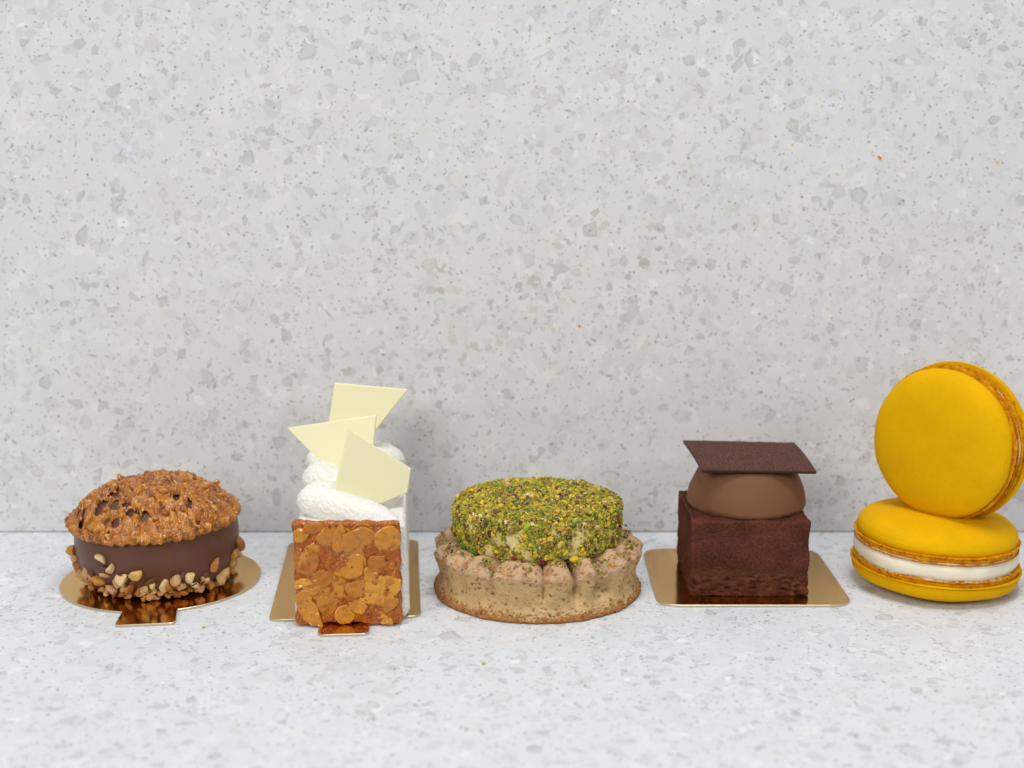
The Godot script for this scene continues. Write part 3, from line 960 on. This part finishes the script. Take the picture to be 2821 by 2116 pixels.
	for l in 2:
		for j in n:
			for i in n:
				var s := l * row * row + j * row + i
				if l == 0:
					idx.append_array([s, s + 1, s + row, s + 1, s + row + 1, s + row])
				else:
					idx.append_array([s, s + row, s + 1, s + 1, s + row, s + row + 1])
	var off := row * row
	for e in 4:
		var loop := []
		for i in n + 1:
			loop.append([i, n * row + n - i, (n - i) * row, i * row + n][e])
		if e == 3:
			pass
		for i in n:
			var s: int = loop[i]
			var q: int = loop[i + 1]
			var b := p.size()
			for k in [s, q, s + off, q + off]:
				p.append(p[k])
				col.append(px(62, 34, 28))
			idx.append_array([b, b + 2, b + 1, b + 1, b + 2, b + 3])
	var sq := mat("dusted dark chocolate", Color.WHITE, 0.5, 0.4, true)
	grain(sq, 160, 0.05, 8.0, 0.25, 3)
	a = obj("chocolate_square", commit(p, idx, col), sq, t)
	a.set_meta("label", "thin bowed dark chocolate square dusted with cocoa")

func macaron(label: String, at: Vector3, turn: Basis, sd: int, fill_r: float, shift: float, press := 0.0) -> void:
	var t := thing("macaron", label, "macaron", at)
	t.basis = turn
	t.set_meta("group", "stacked yellow macarons")
	var w := noise(sd, 0.04)
	var med := noise(sd + 1, 0.4, FastNoiseLite.TYPE_SIMPLEX_SMOOTH, 2)
	var pores := cells(sd + 2, 0.55)
	var frill := cells(sd + 3, 0.42)
	var tint := noise(sd + 4, 0.22, FastNoiseLite.TYPE_SIMPLEX_SMOOTH, 2)
	var speck := cells(sd + 5, 0.35)
	var yellow := px(222, 168, 0)
	var f_shell := func(v: Vector3, _i, _j) -> Color:
		var c := yellow * (1.0 + 0.05 * tint.get_noise_3dv(v * 0.4) + 0.05 * med.get_noise_3dv(v * 2.0))
		if speck.get_noise_3dv(v) + 1.0 < 0.075:
			c = c * 0.82
		return c
	var orange := [px(228, 154, 12), px(235, 172, 16), px(214, 126, 10)]
	var f_foot := func(v: Vector3, _i, _j) -> Color:
		var k := clampf(tint.get_noise_3dv(v) * 0.9 + 0.45, 0.0, 0.99)
		var c: Color = (orange[2] as Color).lerp(orange[0], k * 2.0) if k < 0.5 else (orange[0] as Color).lerp(orange[1], k * 2.0 - 1.0)
		if pores.get_noise_3dv(v) + 1.0 < 0.2:
			c = px(186, 84, 10)
		return c
	var shell_mat := mat("macaron shell", Color.WHITE, 0.75, 0.2, true)
	grain(shell_mat, 171, 0.04, 7.0, 0.09, 3)
	var foot_mat := mat("macaron foot", Color.WHITE, 0.85, 0.3, true)
	grain(foot_mat, 172, 0.06, 6.0, 0.22, 3)
	var cream := mat("vanilla filling", lin(0.80, 0.73, 0.56), 0.5, 0.4)
	grain(cream, 173, 0.02, 12.0, 0.04)
	# local y runs along the axis: lower shell 0..8, filling 8..14.5, upper shell 14.5..29
	var upper := [Vector2(0, 20.5), Vector2(29.6, 20.5), Vector2(31.0, 21.0), Vector2(31.7, 22.4), Vector2(31.5, 24.2), Vector2(30.2, 26.4), Vector2(27.0, 28.6), Vector2(21, 30.2), Vector2(11.5, 31.2), Vector2(0, 31.5)]
	var lower := [Vector2(0, 0.1), Vector2(12, 0.3), Vector2(22.5, 0.8), Vector2(28.6, 1.8), Vector2(31.8, 3.4), Vector2(33.1, 5.4), Vector2(33.2, 7.0), Vector2(32.6, 8.3), Vector2(31.2, 8.9), Vector2(0, 8.9)]
	var dome := func(v: Vector3, _a, _t): return 0.35 * w.get_noise_3dv(v) + 0.02 * med.get_noise_3dv(v)
	var up := obj("shell", lathe(upper, 200, 110, dome, f_shell), shell_mat, t)
	up.position = Vector3(-shift, -press, 0) * MM
	obj("shell", lathe(lower, 200, 110, dome, f_shell), shell_mat, t)
	var ragged := func(v: Vector3, _a, _t) -> float:
		return 0.4 * med.get_noise_3dv(v * 0.6) + 0.5 * (0.5 - clampf(frill.get_noise_3dv(v) + 1.0, 0.0, 1.0)) - 0.6 * smoothstep(0.3, 0.1, pores.get_noise_3dv(v) + 1.0)
	var foot_up := [Vector2(0, 17.9), Vector2(29.8, 17.9), Vector2(31.1, 18.2), Vector2(31.6, 19.2), Vector2(31.3, 20.4), Vector2(30.2, 21.0), Vector2(0, 21.0)]
	var foot_lo := [Vector2(0, 8.5), Vector2(31.0, 8.5), Vector2(31.9, 8.9), Vector2(32.1, 9.8), Vector2(31.7, 10.6), Vector2(30.2, 11.0), Vector2(0, 11.0)]
	var fu := obj("foot", lathe(foot_up, 420, 60, ragged, f_foot), foot_mat, t)
	fu.position = up.position
	obj("foot", lathe(foot_lo, 420, 60, ragged, f_foot), foot_mat, t)
	var fill := [Vector2(0, 10.6), Vector2(fill_r - 3.4, 10.6), Vector2(fill_r - 1.4, 11.1), Vector2(fill_r - 0.3, 12.5), Vector2(fill_r, 14.4), Vector2(fill_r - 0.3, 16.3), Vector2(fill_r - 1.5, 17.8), Vector2(fill_r - 3.4, 18.3), Vector2(0, 18.3)]
	var fl := obj("filling", lathe(fill, 200, 50, func(v: Vector3, _a, _t): return 0.5 * w.get_noise_3dv(v * 1.5) + 0.08 * med.get_noise_3dv(v)), cream, t)
	fl.position = Vector3(-shift, -press * 0.5, 0) * MM

# ---------------------------------------------------------------- scene
func _ready() -> void:
	var cam := Camera3D.new()
	cam.name = "camera"
	add_child(cam)
	var lens := CameraAttributesPhysical.new()
	lens.frustum_focal_length = 43.39
	lens.frustum_focus_distance = 0.522
	lens.exposure_aperture = 7.0
	cam.attributes = lens
	cam.fov = 30.92
	cam.near = 0.05
	cam.far = 20.0
	cam.position = Vector3(0, 0.186, 0.53)
	cam.rotation_degrees = Vector3(-11.3, 0, 0)
	cam.current = true

	var we := WorldEnvironment.new()
	we.name = "surroundings"
	var env := Environment.new()
	env.background_mode = Environment.BG_COLOR
	env.background_color = lin(0.25, 0.255, 0.27)
	env.tonemap_mode = Environment.TONE_MAPPER_LINEAR
	env.tonemap_exposure = 0.84
	env.sdfgi_enabled = true
	env.ssao_enabled = true
	env.ssil_enabled = true
	we.environment = env
	add_child(we)

	area("window_light", Vector3(-1.05, 1.05, 1.5), Vector3(0, 0.06, 0), Vector2(0.8, 0.8), 2.45, lin(1.0, 0.985, 0.96))
	area("ceiling_panel_light", Vector3(0.1, 1.15, 0.25), Vector3(0.05, 0.0, 0.0), Vector2(0.5, 0.4), 0.88, lin(0.95, 0.98, 1.0))

	area("second_window_light", Vector3(1.15, 0.85, 1.3), Vector3(0, 0.06, 0), Vector2(0.35, 0.5), 0.75, lin(0.97, 0.985, 1.0))

	foil = gold()
	card = mat("board edge", lin(0.55, 0.47, 0.33), 0.35, 0.5)
	card.metallic = 0.6

	# ---- wall and counter
	var spots := []
	for s in [[155.2, 164.6, 5.5, Color8(190, 130, 45)], [205.0, 162.6, 6.0, Color8(206, 186, 140)], [29.0, 92.6, 3.0, Color8(196, 132, 70)], [17.8, 91.4, 3.5, Color8(204, 176, 126)], [166.0, 146.7, 2.6, Color8(110, 84, 60)], [118.0, 170.0, 3.0, Color8(214, 180, 120)]]:
		spots.append([(s[0] + 500.0) / 500.0 * 2048.0 - 2048.0 if s[0] >= 0 else (s[0] + 500.0) / 500.0 * 2048.0, (s[1] - 0.45) / 500.0 * 2048.0, s[2], s[3]])
	rng.seed = 9
	for k in 170:
		var along := rng.randfn() * 42.0
		var at := Vector2(-8 + along + rng.randfn() * 16.0, 104 + along * 0.42 + rng.randfn() * 15.0)
		var f := rng.randf_range(0.86, 0.985)
		spots.append([fposmod(at.x / 500.0 * 2048.0, 2048.0), (at.y - 0.45) / 500.0 * 2048.0, rng.randf_range(2.0, 11.0), Color(0.838 * f, 0.818 * f, 0.79 * f)])
	var wall_m := mat("speckled quartz", Color.WHITE, 0.5, 0.35)
	wall_m.albedo_texture = quartz(1, Color(0.842, 0.839, 0.837), 0.98, spots)
	slab("wall", Vector3(-500, 0.45, -63.7), Vector3.RIGHT, Vector3.UP, Vector3.BACK, 1000, 600, wall_m)
	var top_m := mat("speckled quartz counter", Color.WHITE, 0.5, 0.35)
	top_m.albedo_texture = quartz(2, Color(0.846, 0.851, 0.859), 1.02, [])
	slab("counter", Vector3(-500, 0, -83.7), Vector3.RIGHT, Vector3.BACK, Vector3.UP, 1000, 520, top_m)

	# ---- boards
	var ring := PackedVector2Array()
	var join := asin(10.4 / 39.2)
	for k in 97:
		var a := join + (TAU - 2 * join) * k / 96.0
		ring.append(Vector2(sin(a), cos(a)) * 39.2)
	ring.append_array(rounded([Vector2(-10.2, 38.6), Vector2(-11.0, 51.9), Vector2(11.0, 51.9), Vector2(10.2, 38.6)], [0, 2.6, 2.6, 0]))
	cake_board("round_cake_board", "round gold cake board with a pull tab under the caramel topped cake", Vector3(-140.4, 0, -0.8), 7.2, ring)
	cake_board("rectangular_cake_board", "long gold cake board with a pull tab under the white cream cake", Vector3(-65.2, 0, -2.0), 4.4,
		rounded([Vector2(-28, -46.5), Vector2(28, -46.5), Vector2(28, 46.5), Vector2(9.2, 46.5), Vector2(9.2, 62.8), Vector2(-9.2, 62.8), Vector2(-9.2, 46.5), Vector2(-28, 46.5)], [5, 5, 4.5, 0, 3, 3, 0, 4.5]))
	cake_board("square_cake_board", "square gold cake board with rounded corners under the dark chocolate cake", Vector3(92.4, 0, -3.3), 0.0,
		rounded([Vector2(-37.2, -34.3), Vector2(37.2, -34.3), Vector2(37.2, 34.3), Vector2(-37.2, 34.3)], [10, 10, 9, 9]))

	chocolate_cake()
	cream_log()
	pistachio_tart()
	brownie()
	# ---- macarons
	macaron("yellow macaron lying flat with a thick white filling, lowest of the pair", Vector3(167.8, 0.6, 2.5), Basis.from_euler(Vector3(deg_to_rad(0.5), 0.0, deg_to_rad(-1.6))).scaled_local(Vector3(0.97, 0.95, 0.97)), 181, 32.4, 0.5)
	var az := deg_to_rad(-48.0)
	var el := deg_to_rad(3.5)
	var n := Vector3(sin(az) * cos(el), sin(el), cos(az) * cos(el))
	var bx := Vector3.UP.cross(n).normalized()
	var turn := Basis(bx, n, bx.cross(n)).orthonormalized()
	var centre := Vector3(165.6, 57.9, 7.0) - n * 18.0
	macaron("yellow macaron standing on edge, balanced on top of the other macaron", centre, turn.scaled_local(Vector3.ONE * 0.925), 191, 31.4, 0.0, 4.6)
	# ---- stray crumbs on the counter
	var green := mat("stray crumb", lin(0.42, 0.46, 0.12), 0.6)
	for c in [[Vector3(-9.6, 0.45, 85.9), "tiny green pistachio crumb alone on the counter before the tart"], [Vector3(-112.1, 0.35, 52.2), "tiny green pistachio crumb on the counter beside the round board's tab"]]:
		var o := obj("pistachio_crumb", chunk(160, 2, 7, false, 0.2), green)
		o.position = c[0] * MM
		o.scale = Vector3(0.8, 0.45, 0.6)
		o.set_meta("label", c[1])
		o.set_meta("category", "crumb")
		o.set_meta("group", "stray pistachio crumbs")

func area(called: String, at: Vector3, to: Vector3, size: Vector2, energy: float, c: Color) -> void:
	var l := AreaLight3D.new()
	l.name = called
	add_child(l)
	l.look_at_from_position(at, to, Vector3.UP if absf((to - at).normalized().y) < 0.95 else Vector3.FORWARD)
	l.area_size = size
	l.light_energy = energy
	l.light_color = c
	l.area_range = 6.0
	l.shadow_enabled = true
